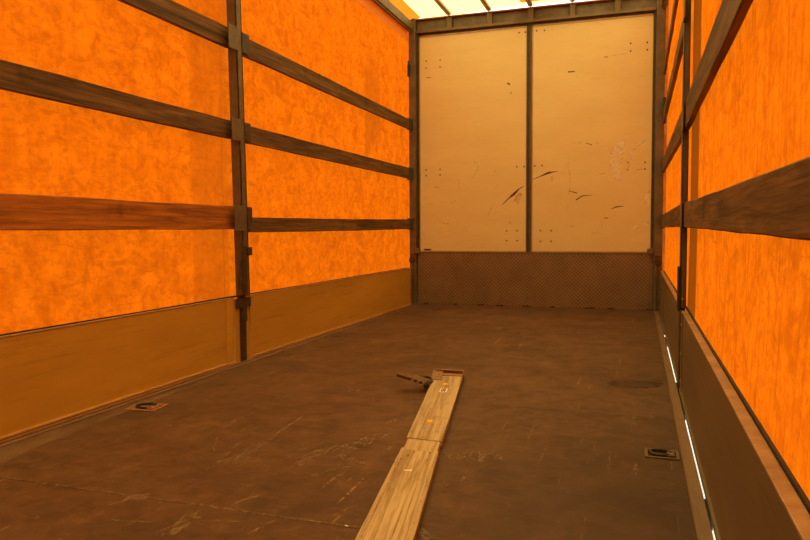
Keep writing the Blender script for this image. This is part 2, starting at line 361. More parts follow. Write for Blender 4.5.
# ------------------------------------------------------------------ side curtain hem near the roof (left)
mb = MB(); n = 40
for i in range(n):
    y0 = YR+(YB-.12-YR)*i/n; y1 = YR+(YB-.12-YR)*(i+1)/n
    mb.add([(XL-.031, y0, 2.75), (XL-.031, y1, 2.75), (XL-.029, y1, 2.86), (XL-.029, y0, 2.86)], [(0,1,2,3)])
wl_ = bpy.data.objects['wall_left']; mb.build('hem', mat_sheet('pale_orange_hem', (.82,.42,.12,1), .5), wl_)

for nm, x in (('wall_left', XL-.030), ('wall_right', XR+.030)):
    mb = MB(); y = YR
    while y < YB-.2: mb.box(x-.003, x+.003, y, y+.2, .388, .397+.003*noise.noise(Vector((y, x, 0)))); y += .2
    mb.build('hem_shadow_strip', M['black'], bpy.data.objects[nm])  # black strip standing in for the shadow at the curtain's bottom gap
# ------------------------------------------------------------------ dropsides
def dropside(side, y0, y1, label, mat):
    s = 1 if side == 'l' else -1; xi = XL if side == 'l' else XR; zb = -.024 if side == 'l' else -.013
    t = thing('dropside_panel', label, 'side panel', (xi-s*.012, (y0+y1)/2, zb), 'hinged metal dropsides')
    def bx(mb, d0, d1, a, b, z0, z1): xs = sorted((xi-s*d0, xi-s*d1)); return mb.box(xs[0], xs[1], a, b, z0, z1)
    mb = MB(); bx(mb, .002, .024, y0, y1, zb, HS-.006); mb.build('panel_sheet', mat, t, bevel=.002)
    mb = MB(); bx(mb, 0, .026, y0, y1, HS-.006, HS); mb.build('top_edge', M['edge'], t, bevel=.0015)
    mb = MB(); bx(mb, -.004, .002, y0, y1, zb, zb+.022); mb.build('bottom_rib', mat, t, bevel=.001)
    mb = MB(); bx(mb, -.0060, .002, y0, y1, .006, .013); mb.build('bright_rib_line', M['bright'] if side == 'l' else mat, t)  # left rib made pale to paint in a highlight line
    for a, b in ((y0, y0+.05), (y1-.085, y1-.02)):
        if a < 0: continue
        mb = MB(); bx(mb, -.003, .002, a, b, zb+.022, HS-.006); e = mb.build('end_stile', mat, t, bevel=.0015)
    for zz in (.06, .19, .33):
        mb = MB(); mb.cyl((xi+s*.003, y1-.05, zz), (s,0,0), .006, .003, 10); mb.build('rivet', M['chrome'], t)
    return t
M['edge'] = mat_metal('scuffed_bright_edge', (.42,.30,.17,1), (.27,.18,.10,1), (.17,.08,.04,1), .45, .3, 8, .4)
dropside('l', YR, YP-.035, 'long yellowish metal dropside on the left, nearer the viewer than the left post', M['drop_l'])
dropside('l', YP+.14, YB-.12, 'shorter yellowish metal dropside between the left post and the front bulkhead', M['drop_l'])
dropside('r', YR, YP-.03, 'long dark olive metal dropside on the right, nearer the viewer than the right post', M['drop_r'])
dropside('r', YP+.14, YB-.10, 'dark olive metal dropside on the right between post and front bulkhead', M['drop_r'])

# ------------------------------------------------------------------ wooden slats
def slat(side, y0, zb0, zt0, y1, zb1, zt1, label, mat, th=.024, sag=0, seed=0):
    s = 1 if side == 'l' else -1; xi = XL if side == 'l' else XR
    n = 60; mb = MB(); c = .003; R = []
    for i in range(n+1):
        u = i/n; y = y0+(y1-y0)*u; q = sag*math.sin(math.pi*u)
        nn = lambda k: noise.noise(Vector((y*2.3, k*3.1+seed, seed)))*.003+noise.noise(Vector((y*14, k*3.1+seed, 4)))*.0012
        zb = zb0+(zb1-zb0)*u+q+nn(1); zt = zt0+(zt1-zt0)*u+q+nn(2); dx = nn(3)*.6
        P = [(0,zb+c),(0,zt-c),(c,zt),(th-c,zt),(th,zt-c),(th,zb+c),(th-c,zb),(c,zb)]
        R.append([Vector((xi-s*(p[0]+dx), y, p[1])) for p in P])
    v = [p for r in R for p in r]; f = []
    for i in range(n):
        for k in range(8): f.append((i*8+k, i*8+(k+1)%8, (i+1)*8+(k+1)%8, (i+1)*8+k))
    f += [tuple(range(8)), tuple(n*8+k for k in range(8))]
    mb.add(v, f); o = mb.build('wooden_slat', mat)
    return tag(o, label, 'slat', 'wooden side slats')
a0, a1, b0, b1 = YR, YP-.010, YP+.125, YB-.17
slat('l', a0, .781, .93, a1, .798, .935, 'lowest, widest and reddest wooden slat, on the left nearer the viewer than the post', M['slat_warm'], seed=1)
slat('l', a0, 1.318, 1.433, a1, 1.328, 1.435, 'middle wooden slat on the left, nearer the viewer than the left post', M['slat'], seed=2)
slat('l', a0, 1.848, 1.958, a1-.02, 1.853, 1.970, 'topmost near-left wooden slat, running out of the picture at the top', M['slat'], seed=3)
slat('l', b0, .779, .873, b1, .802, .903, 'lowest far-left wooden slat between post and bulkhead, rough at its near end', M['slat'], sag=-.004, seed=4)
slat('l', b0, 1.326, 1.433, b1, 1.329, 1.439, 'middle wooden slat on the left between post and front bulkhead', M['slat'], seed=5)
slat('l', b0, 1.846, 1.963, b1, 1.841, 1.944, 'topmost wooden slat on the left between post and front bulkhead', M['slat'], seed=6)
slat('r', a0, .736, .828, a1, .794, .909, 'lowest wooden slat on the right, wide and widening towards the right frame edge', M['slat'], seed=7)
slat('r', a0, 1.285, 1.395, a1, 1.256, 1.385, 'upper near-right wooden slat, rising steeply out of the picture at the top', M['slat'], seed=8)
slat('r', b0, .798, .913, b1+.03, .801, .915, 'lowest wooden slat on the right, short stretch between post and front bulkhead', M['slat'], seed=9)
slat('r', b0, 1.262, 1.395, b1+.03, 1.315, 1.43, 'second slat from below on the far right, between post and bulkhead', M['slat'], seed=10)
slat('r', b0, 1.775, 1.87, b1+.03, 1.765, 1.86, 'third slat from below on the far right, between post and bulkhead', M['slat'], seed=11)
slat('r', b0, 2.215, 2.29, b1+.03, 2.215, 2.29, 'thin dark topmost slat on the right, beside the front corner post', M['slat'], seed=12, th=.02)

# ------------------------------------------------------------------ side posts
def post(side, label, heights):
    s = 1 if side == 'l' else -1; xi = XL if side == 'l' else XR
    t = thing('side_post', label, 'post', (xi-s*.01, YP+.05, -.02), 'upright steel side posts')
    def bx(mb, d0, d1, a, b, z0, z1): xs = sorted((xi-s*d0, xi-s*d1)); return mb.box(xs[0], xs[1], a, b, z0, z1)
    IN = -.036 if side == 'l' else -.006
    # upper body, slightly leaning profile: channel with flanges
    pw = .066 if side == 'l' else .10
    def lean(mb):
        if side == 'l':
            for v in mb.v: v.y += .022-.026*(v.z-.4)
        return mb
    mb = MB(); bx(mb, IN, .022, YP, YP+.012, .40, 2.86); bx(mb, IN, IN+.006, YP, YP+pw, .40, 2.86)
    bx(mb, IN, .022, YP+pw-.012, YP+pw, .40, 2.86); bx(mb, .016, .022, YP, YP+pw, .40, 2.86)
    lean(mb).build('post_body', M['post'] if side == 'l' else M['darkpost'], t, bevel=.002)
    # lower body, flush between the dropsides
    mb = MB(); bx(mb, -.004, .02, YP+.03, YP+.092, -.02, .40); mb.build('post_foot', M['darksteel'], t, bevel=.002)
    mb = MB(); bx(mb, .004, .024, YP-.026, YP+.134, -.02, .38); mb.build('post_backing', M['drop_l'] if side == 'l' else M['drop_r'], t)
    # locking block with square ears at dropside height
    if side == 'l':
        mb = MB(); bx(mb, -.014, 0, YP-.02, YP+.134, .325, .385); bx(mb, -.014, 0, YP+.03, YP+.09, .24, .33); mb.build('locking_block', M['darksteel'], t, bevel=.002)
        mb = MB()
        bx(mb, -.036, -.030, YP-.028, YP-.008, .46, .62); bx(mb, -.040, -.028, YP-.034, YP-.002, .44, .50); bx(mb, -.038, -.028, YP+.0, YP+.02, .56, .72)
        mb.build('latch_lever', M['darksteel'], t, bevel=.003)
        mb = MB(); bx(mb, -.040, -.028, YP+.012, YP+.055, .40, .70); bx(mb, -.044, -.03, YP+.06, YP+.11, .64, .69)
        lp = mb.build('latch_plate', M['darksteel'], t, bevel=.003)
        for z_ in (.46, .58, .66):
            mb = MB(); mb.cyl((xi+s*.040, YP+.034, z_), (s,0,0), .010, .006, 10); mb.build('bolt', M['darksteel'], lp)
    else:
        mb = MB(); bx(mb, -.016, -.004, YP-.004, YP+.09, .385, .60); lp = mb.build('latch_plate', M['black'], t, bevel=.004)
        mb = MB(); mb.cyl((xi+.004, YP-.001, .445), (0,-1,0), .006, .006, 12); mb.build('bolt', M['chrome'], lp)
        mb = MB(); bx(mb, -.004, 0, YP-.03, YP+.02, .34, .392); mb.build('hinge_plate', M['darksteel'], t, bevel=.002)
    for (z0, z1) in heights:            # slat pockets: plate on the near side, open cup on the far side
        d = IN-.006
        mb = MB(); bx(mb, d, IN, YP-.085, YP+.016, z0-.012, z1+.012); bx(mb, IN, .0, YP-.004, YP+.001, z0-.012, z1+.012)
        lean(mb).build('slat_pocket', M['post'], t, bevel=.003)
        mb = MB(); bx(mb, IN+.010, 0, YP+pw, YP+.148, z0-.010, z1+.008); bx(mb, IN+.004, IN+.010, YP+pw-.01, YP+.12, z0-.004, z1)
        mb.build('slat_pocket', M['darksteel'], t, bevel=.003)
    mb = MB(); bx(mb, IN-.004, .02, YP-.01, YP+.11, 2.80, 2.87); mb.build('head_bracket', M['frame'], t, bevel=.003)
    return t
M['darkpost'] = mat_metal('dark_brown_post', (.13,.105,.075,1), (.085,.068,.05,1), (.11,.05,.025,1), .55, .3, 9)
post('l', 'upright rusty steel post on the left wall holding the wooden slats', [(.80, .925), (1.328, 1.432), (1.850, 1.962)])
post('r', 'upright dark steel post on the right wall with black foot plate', [(.80, .905), (1.262, 1.385), (1.78, 1.87)])

# ------------------------------------------------------------------ corner posts and front frame
for s, x0, x1, lab in ((1, -.118, -.046, 'left'), (-1, 2.332, 2.412, 'right')):
    t = thing('corner_post', 'thick grey steel corner post at the %s end of the plywood bulkhead' % lab, 'post', ((x0+x1)/2, YB-.04, -.03), 'front corner posts')
    mb = MB(); mb.box(x0, x1, YB-.06, YB+.06, -.03, 3.0); mb.build('post_body', M['post'], t, bevel=.006)
    xo = x0 if s == 1 else x1
    mb = MB()
    for z0, z1 in ((.80, .91), (1.32, 1.44), (1.84, 1.95)):
        a, b = sorted((xo+s*.0, xo+s*.045)); mb.box(a, b, YB-.17, YB-.06, z0-.008, z1+.008)
    if s == 1: pass
    pk = [(.80,.91),(1.32,1.44),(1.84,1.95)]
    for z0, z1 in pk:
        a, b = (XL-.026, XL+.006) if s == 1 else (XR-.006, XR+.026)
        q = MB(); q.box(a, b, YB-.17, YB-.062, z0-.004, z1+.004); q.build('slat_pocket', M['darksteel'], t, bevel=.003)
    # gate latch: lever ear reaching over the tread plate, round pivot below
    q = MB(); a, b = sorted((x0-.0 if s == -1 else x1, (x0-.045) if s == -1 else x1+.045))
    q.box(min(a,b)-.01, max(a,b), YB-.085, YB-.045, .548, .60); q.box(x0+.01, x1-.01, YB-.085, YB-.06, .53, .585)
    q.build('gate_latch', M['post'], t, bevel=.006)
    q = MB(); q.cyl(((x0+x1)/2-s*.005, YB-.060, .47), (0,-1,0), .034, .022, 18); q.cyl(((x0+x1)/2-s*.005, YB-.082, .47), (0,-1,0), .016, .012, 14)
    q.build('pivot', M['darksteel'], t, bevel=.003)
    q = MB(); q.box(x0+.012, x0+.036, YB-.072, YB-.058, .0, .44); q.box(x1-.026, x1-.014, YB-.068, YB-.058, .0, .44); q.build('locking_rod', M['frame'], t, bevel=.004)
    q = MB(); e0_, e1_ = (XL-.035, x1-.004) if s == 1 else (x0+.004, XR+.036)  # added plates that block daylight leaking past the corner post foot
    q.box(e0_, e1_, YB+.045, YB+.072, -.12, .45); q.box(*((XL-.035, XL-.027) if s == 1 else (XR+.028, XR+.036)), YB-.24, YB+.05, -.12, .36); q.build('lower_light_block', M['darksteel'], bpy.data.objects['wall_left' if s == 1 else 'wall_right'])
    q = MB(); c0_, c1_ = (-.045, -.022) if s == 1 else (2.311, 2.331)
    q.box(c0_, c1_, YB-.02, YB+.03, .56, 2.843); q.build('side_channel', M['darksteel'], t)
    if s == 1:
        q = MB(); q.box(x0-.008, x0+.018, YB-.10, YB-.06, 2.40, 2.52); q.cyl((x0+.004, YB-.08, 2.52), (0,0,1), .009, .04, 10); q.build('strap_hook', M['black'], t, bevel=.005)
    else:
        q = MB(); q.box(x1-.012, x1+.012, YB-.10, YB-.06, 1.93, 2.02); q.build('strap_hook', M['black'], t, bevel=.005)

t = thing('roof_header', 'grey steel header beam with five web brackets above the plywood boards', 'beam', (1.14, YB, 2.84))
mb = MB(); mb.box(-.044, 2.330, YB-.045, YB+.04, 2.845, 2.872); mb.build('lower_flange', M['frame'], t, bevel=.003)
mb = MB(); mb.box(-.044, 2.330, YB+.005, YB+.02, 2.872, 2.985); mb.build('web', M['post'], t)
mb = MB(); mb.box(-.044, 2.330, YB-.035, YB+.04, 2.985, 2.998); mb.build('upper_flange', mat_metal('red_oxide_flange', (.30,.12,.05,1), (.22,.09,.04,1), None, .6, .1), t, bevel=.002)
for x in (.315, .735, 1.152, 1.559, 1.981):
    q = MB(); q.box(x-.03, x+.03, YB-.03, YB-.022, 2.872, 2.985); q.box(x-.03, x-.024, YB-.03, YB+.006, 2.872, 2.985); q.box(x+.024, x+.03, YB-.03, YB+.006, 2.872, 2.985)
    q.build('bracket', M['frame'], t, bevel=.002)
q = MB(); q.box(-.022, 2.310, YB-.012, YB+.03, 2.827, 2.845); q.build('top_channel', M['darksteel'], t)
t = thing('centre_mullion', 'slim dark upright steel bar between the two plywood boards', 'mullion', (1.138, YB, .56))
q = MB(); q.box(1.114, 1.142, YB-.018, YB+.03, .562, 2.825); q.build('dark_bar', M['darksteel'], t, bevel=.002)
q = MB(); q.box(1.142, 1.162, YB-.010, YB+.03, .562, 2.825); q.build('lip', M['post'], t, bevel=.002)
lip = mat_metal('tan_board_edging', (.50,.36,.22,1), (.38,.26,.16,1), None, .5, .1)

# plywood boards with edging, screws and scuffs
SCREWS = [(0.057, 2.561), (0.21, 2.559), (0.057, 2.489), (0.209, 2.487), (0.053, 1.425), (0.206, 1.427), (0.053, 1.365), (0.206, 1.368), (1.032, 2.763), (1.095, 2.763), (1.208, 2.766), (1.284, 2.762), (2.102, 2.563), (2.252, 2.559), (2.102, 2.491), (2.253, 2.49), (1.014, 1.427), (1.088, 1.425), (1.195, 1.428), (1.268, 1.429), (2.088, 1.432), (2.246, 1.427), (2.088, 1.365), (2.247, 1.363), (0.913, 0.776), (1.019, 0.778), (0.913, 0.677), (1.02, 0.677), (1.255, 0.777), (1.361, 0.777), (1.255, 0.67), (1.362, 0.67)]
def flat(pts, y): return [(p[0], y, p[1]) for p in pts]
def stroke(mb, P, W, to3, seed=0):
    # tapered ragged stroke along 2D points P with half widths W
    L = []; Rr = []
    Q = []; n = 10
    for i in range(len(P)-1):
        for k in range(n): u = k/n; Q.append((P[i][0]+(P[i+1][0]-P[i][0])*u, P[i][1]+(P[i+1][1]-P[i][1])*u, W[i]+(W[i+1]-W[i])*u))
    Q.append((P[-1][0], P[-1][1], W[-1]))
    for i, (x, y, w_) in enumerate(Q):
        a = Q[max(0, i-1)]; b = Q[min(len(Q)-1, i+1)]; dx, dy = b[0]-a[0], b[1]-a[1]; l = math.hypot(dx, dy) or 1
        w1 = w_*(1+.5*noise.noise(Vector((i*.9, seed, 1)))); w2 = w_*(1+.5*noise.noise(Vector((i*.9, seed, 5))))
        L.append(to3(x-dy/l*w1, y+dx/l*w1)); Rr.append(to3(x+dy/l*w2, y-dx/l*w2))
    N = len(L); mb.add(L+Rr, [(i, i+1, N+i+1, N+i) for i in range(N-1)]); return mb
YF = YB-.006
def bpx(x, y): p = hit(x, y, 1, YF); return (p.x, p.z)
def board(x0, x1, label):
    t = thing('bulkhead_board', label, 'board', ((x0+x1)/2, YB, .56), 'pale plywood bulkhead boards')
    q = MB(); q.box(x0+.012, x1-.006, YF, YB+.02, .572, 2.806); t_ = q.build('panel', M['board'], t)
    q = MB(); q.box(x0, x0+.012, YF-.004, YB+.02, .56, 2.825); q.box(x1-.006, x1, YF-.004, YB+.02, .56, 2.825); q.box(x0, x1, YF-.004, YB+.02, 2.806, 2.825); q.box(x0, x1, YF-.004, YB+.02, .56, .572)
    q.build('edging', lip, t_, bevel=.001)
    for (sx, sz) in SCREWS:
        if x0 < sx < x1:
            q = MB(); q.cyl((sx, YF+.001, sz), (0,-1,0), .0085, .0025, 10); q.cyl((sx, YF-.0015, sz), (0,-1,0), .005, .002, 8); q.build('screw', M['screw'], t_)
    return t
bl = board(-.020, 1.112, 'left tall pale plywood board with a dark slanting scuff at its lower right')
br = board(1.164, 2.308, 'right tall pale plywood board with whitish scrapes near its right edge')
to = lambda x, y: Vector((x, YF-.0008, y))
def S(dst, name, mat, strokes, seed=0, px=.0055):
    for k, (P, W) in enumerate(strokes):
        mb = MB(); stroke(mb, [bpx(*p) for p in P], [w_*.01 for w_ in W], to, seed+k); mb.build(name, M[mat], dst)
S(bl, 'dark_scuff', 'scuff', [([(502,205),(508,199),(514,194),(519,189),(524,186)], [.3,.5,1.3,.6,.15]), ([(424,249.6),(431,249.6)], [.8,.8]), ([(426,77.5),(431,77.8)], [.35,.3]), ([(507,83),(510,84.5)], [.5,.9]), ([(511,92),(511,94)], [.3,.4])], 1)
S(bl, 'brown_scuff', 'scuff_soft', [([(512,204),(517,198),(521,193)], [.5,2.6,1.6]), ([(517,205),(521,196)], [.6,1.6]), ([(488,215),(492,206)], [.3,.9]), ([(472,178),(477,171),(478,166),(474,161)], [.5,.5,.4,.4]), ([(449,204),(456,201)], [.4,.3]), ([(434,187),(440,187)], [.3,.3]), ([(439,222),(449,224)], [.3,.6]), ([(427,205),(433,204)], [.4,.3]), ([(494,171),(497,171)], [.7,.7]), ([(459,180),(459,190)], [.3,.3]), ([(509,221),(511,225)], [.4,.4]), ([(421,232),(425,236)], [.3,.3]), ([(463,228),(470,226)], [.3,.2])], 11)
S(br, 'dark_scuff', 'scuff', [([(533,179.5),(541,176),(548,173),(558,171)], [.2,.5,1.0,.15]), ([(569,191),(577,193)], [.3,.5]), ([(576,200),(582,196),(592,195)], [.5,.5,.15]), ([(611,209),(616,207),(624,206)], [.2,.6,.2]), ([(586,143),(592,145)], [.3,.4]), ([(568,72),(575,71.5)], [.6,.5]), ([(604,57),(608,57)], [.3,.3]), ([(604,218),(608,218)], [.3,.5])], 21)
S(br, 'brown_scuff', 'scuff_soft', [([(551,181),(553,177)], [1.6,1.2]), ([(535,188),(536,184)], [.3,.5]), ([(611,56),(630,53)], [.25,.2]), ([(569,195),(570,177),(568,165),(570,158)], [.3,.3,.4,.2]), ([(570,226),(575,226)], [.5,.4]), ([(592,233),(600,233)], [.3,.3]), ([(568,204),(567,212)], [.3,.3]), ([(571,143),(600,143)], [.2,.2]), ([(577,76),(578,77)], [.7,.4]), ([(598,175),(605,173)], [.3,.3])], 31)
S(br, 'pale_scrape', 'chalk', [([(618,180),(615,165),(618,150),(625,140)], [2.5,5.0,5.5,1.5]), ([(628,168),(633,150),(640,143),(646,140)], [.8,1.2,1.5,1.0]), ([(634,229),(638,226)], [1.2,1.2]), ([(646,225),(648,222)], [1.0,1.0]), ([(646,205),(648,190)], [1.0,1.6]), ([(603,228),(602,222)], [.8,.8]), ([(636,170),(645,168)], [.7,.7])], 41)

# tread plate with raised lozenges
t = thing('tread_plate', 'dark brown diamond tread steel plate across the bottom of the bulkhead', 'plate', (1.14, YB, 0))
q = MB(); q.box(-.044, 2.330, YB-.012, YB+.02, -.03, .547); q.build('sheet', M['tread'], t, bevel=.001)
q = MB(); q.box(-.022, 2.310, YB-.016, YB+.03, .547, .5595); q.build('top_channel', M['frame'], t, bevel=.002)
q = MB(); p = .0375; z = .02; r = 0
nx = int(2.36/p)
while z < .54:
    for i in range(nx):
        x = -.03+(i+.5*(r % 2))*p+.01; sg = 1 if (i+r) % 2 else -1
        a = math.radians(42)*sg; ca, sa = math.cos(a), math.sin(a); L_, W_ = .0145, .0042
        base = [(-L_,0),(0,-W_),(L_,0),(0,W_)]; top = [(-L_*.6,0),(0,-W_*.45),(L_*.6,0),(0,W_*.45)]
        B = [Vector((x+u*ca-v_*sa, YB-.012, z+u*sa+v_*ca)) for u, v_ in base]; T = [Vector((x+u*ca-v_*sa, YB-.0150, z+u*sa+v_*ca)) for u, v_ in top]
        q.add(B+T, [(4,5,6,7),(0,1,5,4),(1,2,6,5),(2,3,7,6),(3,0,4,7)])
    z += p*.5*1.0; r += 1
q.build('raised_lozenges', mat_metal('worn_lozenges', (.42,.29,.18,1), (.32,.215,.13,1), None, .42, .4, 5), t)
for k in range(9):
    x = .05+k*.275+random.uniform(-.08,.08); w_ = random.uniform(.04,.12)
    mbf = MB(); stroke(mbf, [(x, .006), (x+w_, .008)], [.006, .009], lambda a, b: Vector((a, YB-.0155, b)), k); mbf.build('grime', M['scuff'], t)

# ------------------------------------------------------------------ roof bars
for i, x in enumerate((.315, .735, 1.152, 1.559, 1.981)):
    q = MB(); q.box(x-.022, x+.022, YR, YB-.04, 2.999, 3.027); q.box(x-.003, x+.003, YR, YB-.04, 2.985, 2.999)
    tag(q.build('roof_bar', M['bar'], bevel=.003), 'slim dark steel roof bar, %s counted from the left' % ('first','second','third','fourth','fifth')[i], 'bar', 'roof bars under the cream sheet')

# ------------------------------------------------------------------ floor details
def F(name, mat, strokes, z=.0009, seed=0):
    for k, (P, W) in enumerate(strokes):
        mb = MB(); Q = [hit(a, b, 2, 0) for a, b in P]; stroke(mb, [(c.x, c.y) for c in Q], [w_*(2.2 if mat == 'scratch' else 1) for w_ in W], lambda a, b: Vector((a, b, z)), seed+k)
        mb.build(name, M[mat], floor)
M['joint'] = plain('dark_joint', (.035,.02,.013,1), .8)
for nm, y_ in (('sheet_joint', 1.672), ('sheet_joint', 3.062), ('sheet_joint', 5.35), ('sheet_joint', .3)):
    mb = MB(); stroke(mb, [(.0, y_+.004), (1.17, y_), (2.34, y_-.012)], [.0012]*3, lambda a, b: Vector((a, b, .0006)), y_); mb.build(nm, M['joint'], floor)
mb = MB(); stroke(mb, [(.0, 1.684), (.5, 1.68), (.9, 1.678), (1.35, 1.676), (1.5, 1.676)], [.002,.006,.012,.007,.003], lambda a, b: Vector((a, b, .0008)), 2)
stroke(mb, [(1.48, 3.066), (2.0, 3.060)], [.003,.002], lambda a, b: Vector((a, b, .0008)), 3); mb.build('joint_wear', M['scratch'], floor)
F('scratches', 'scratch', [([(221,463),(250,452),(275,436),(304,415)], [.012,.010,.005,.003]), ([(228,462),(246,456)], [.02,.012]), ([(213,452),(217,437)], [.003,.003]), ([(225,455),(240,443)], [.004,.003]),
  ([(290,467),(320,452),(350,446),(372,438),(392,431)], [.010,.014,.02,.016,.010]), ([(335,455),(352,460),(370,465)], [.012,.008,.004]), ([(300,450),(330,440)], [.004,.003]), ([(230,505),(252,498),(262,492)], [.004,.005,.003]),
  ([(160,537),(178,528),(190,516),(200,510)], [.014,.012,.008,.005]), ([(185,514),(205,521),(240,522)], [.005,.004,.002]), ([(110,505),(125,500),(150,494)], [.003,.01,.006]), ([(110,520),(140,522),(170,524)], [.003,.002,.002]), ([(30,517),(37,518)], [.004,.005]),
  ([(395,420),(380,428)], [.006,.004]), ([(150,428),(158,427)], [.005,.004]), ([(192,427),(198,427)], [.006,.004]), ([(300,480),(330,470),(352,466)], [.004,.003,.002]), ([(250,534),(275,520)], [.004,.003]), ([(446,458),(470,456),(490,452),(500,460)], [.012,.02,.016,.006]), ([(485,455),(480,462)], [.006,.004]), ([(443,480),(447,486)], [.003,.003]), ([(418,530),(430,540)], [.008,.006]), ([(556,522),(561,521)], [.004,.004]), ([(610,534),(616,533)], [.003,.003]), ([(348,392),(362,390)], [.004,.003]), ([(311,408),(318,408)], [.004,.003])], seed=60)
F('white_speck', 'paper', [([(345,525.5),(348,526.5)], [.0025,.0025])], seed=3)
F('dark_drag_marks', 'stain', [([(590,355),(620,352),(650,355)], [.006,.01,.004]), ([(620,338),(655,339)], [.006,.005]), ([(560,330),(600,329)], [.006,.004])], seed=80)
F('dark_stain', 'stain', [([(602,383),(615,384),(632,384),(648,384),(661,383)], [.01,.085,.10,.09,.02])], z=.0007, seed=90)
F('dark_patch', 'joint' , [([(330,337),(337,336.5),(343,336.5)], [.004,.016,.004])], z=.0008, seed=91)
mb = MB(); stroke(mb, [(.045, .5), (.07, 1.6), (.05, 2.6), (.035, 3.4)], [.05,.075,.03,.01], lambda a, b: Vector((a, b, .0005)), 3); mb.build('dusty_wear', M['dust'], floor)

# lashing points
def lashing(c, sx, sy, rot, label, mat, ring, cup=None):
    t = thing('lashing_point', label, 'lashing ring', (c[0], c[1], 0), 'recessed lashing points')
    Rm = Matrix.Translation((c[0], c[1], 0)) @ Matrix.Rotation(rot, 4, 'Z')
    q = MB(); w_ = .010
    for a in ((-sx, sx, -sy, -sy+w_), (-sx, sx, sy-w_, sy), (-sx, -sx+w_, -sy+w_, sy-w_), (sx-w_, sx, -sy+w_, sy-w_)): q.box(a[0], a[1], a[2], a[3], .0005, .005, Rm)
    q.build('rim', mat, t, bevel=.001)
    q = MB(); q.box(-sx+w_, sx-w_, -sy+w_, sy-w_, .0006, .0014, Rm); q.build('cup', cup or M['joint'], t)
    q = MB(); q.tube([Rm @ Vector(p) for p in [(-sx*.55,-sy*.35,.006),(-sx*.7,0,.008),(-sx*.55,sy*.4,.009),(0,sy*.55,.009),(sx*.5,sy*.4,.008),(sx*.5,-sy*.4,.006),(0,-sy*.5,.006)]], .0055, 8, True); q.build('ring', ring, t, smooth=True)
    q = MB(); q.box(sx*.30, sx*.75, -sy*.6, sy*.6, .001, .009, Rm); cl = q.build('clamp', mat, t, bevel=.002)
    for yy in (-.35, .35):
        q = MB(); q.cyl(Rm @ Vector((sx*.52, sy*yy, .009)), (0,0,1), .006, .003, 8); q.build('bolt', M['chrome'], cl)
lashing((2.282, 2.555), .056, .050, 0, 'brown steel lashing point sunk in the floor beside the right sill', M['frame'], M['darksteel'])
lashing((.118, 2.565), .070, .062, .15, 'pinkish rusty lashing point sunk in the floor beside the left sill', M['rusty'], M['joint'], M['rusty2'])

# ------------------------------------------------------------------ wooden load bar on the floor
ZT = .032
t = thing('load_bar', 'pale two-piece wooden load bar with steel end clamp and lever, lying on the brown floor', 'load bar', (1.42, 2.5, 0))
def P3(x, y, z): return hit(x, y, 2, z)
def slab(name, quad, z0, z1, mat, cut=None):
    q = MB(); q.prism([Vector((p.x, p.y, z0)) for p in quad], [Vector((p.x, p.y, z1)) for p in quad]); return q.build(name, mat, t, bevel=.0015)
fl, fr = P3(434, 376.5, ZT), P3(463.6, 374, ZT); nl, nr = P3(406.7, 437, ZT), P3(441.8, 441, ZT)
M['pine2'] = mat_wood('pale_pine_board_worn', (.66,.55,.34,1), (.55,.44,.26,1), (.27,.18,.09,1), rot=-.184)
far = slab('upper_board', [nl, nr, fr, fl], .006, ZT, M['pine'])
# lower board: neck then the wider length with shallow grooves
Z2 = .027
c_n = (nl+nr)/2; ax = ((nl+nr)/2-(fl+fr)/2).normalized(); sd_ = Vector((-ax.y, ax.x, 0))
if sd_.x < 0: sd_ = -sd_
b0_, b1_ = P3(401.6, 447, Z2), P3(439, 451, Z2); e0, e1 = P3(354.4, 540, Z2), P3(413.3, 540, Z2)
dirL = (e0-b0_)/(e0-b0_).length; dirR = (e1-b1_)/(e1-b1_).length
e0 = e0+dirL*.55; e1 = e1+dirR*.55
neck = [P3(404.5, 446, Z2), P3(437.5, 450, Z2)]
q = MB(); q.prism([Vector((p.x, p.y, .002)) for p in [e0, e1, b1_, b0_]], [Vector((p.x, p.y, Z2-.0)) for p in [e0, e1, b1_, b0_]])
lower = q.build('lower_board', M['pine2'], t, bevel=.002)
q = MB(); nk = [neck[0]+ax*.03, neck[1]+ax*.03, nr-ax*.002-sd_*.006, nl-ax*.002+sd_*.006]
q.prism([Vector((p.x, p.y, .002)) for p in nk], [Vector((p.x, p.y, Z2+.0004)) for p in nk]); q.build('board_tongue', M['pine2'], t)
# ribs along the lower board
for u in (.30, .62, .74):
    a = b0_.lerp(b1_, u)+dirL*.28; b = e0.lerp(e1, u); dd = sd_*.0022
    q = MB(); q.prism([Vector((p.x, p.y, Z2-.0005)) for p in (b-dd, b+dd, a+dd, a-dd)], [Vector((p.x, p.y, Z2+.0015)) for p in (b-dd*.5, b+dd*.5, a+dd*.5, a-dd*.5)])
    q.build('raised_grain', M['pine2'], t)
for pts in (((356,540),(402,452)), ((411,540),(438,455))):
    a, b = P3(*pts[1], Z2), P3(*pts[0], Z2)+dirL*.5
    off = sd_*(.007 if pts[0][0] < 400 else -.007); a = a+off; b = b+off; dd = sd_*.0012
    q = MB(); q.prism([Vector((p.x, p.y, Z2-.0005)) for p in (b-dd, b+dd, a+dd, a-dd)], [Vector((p.x, p.y, Z2+.0006)) for p in (b-dd, b+dd, a+dd, a-dd)]); q.build('edge_groove', M['scuff_soft'], t)
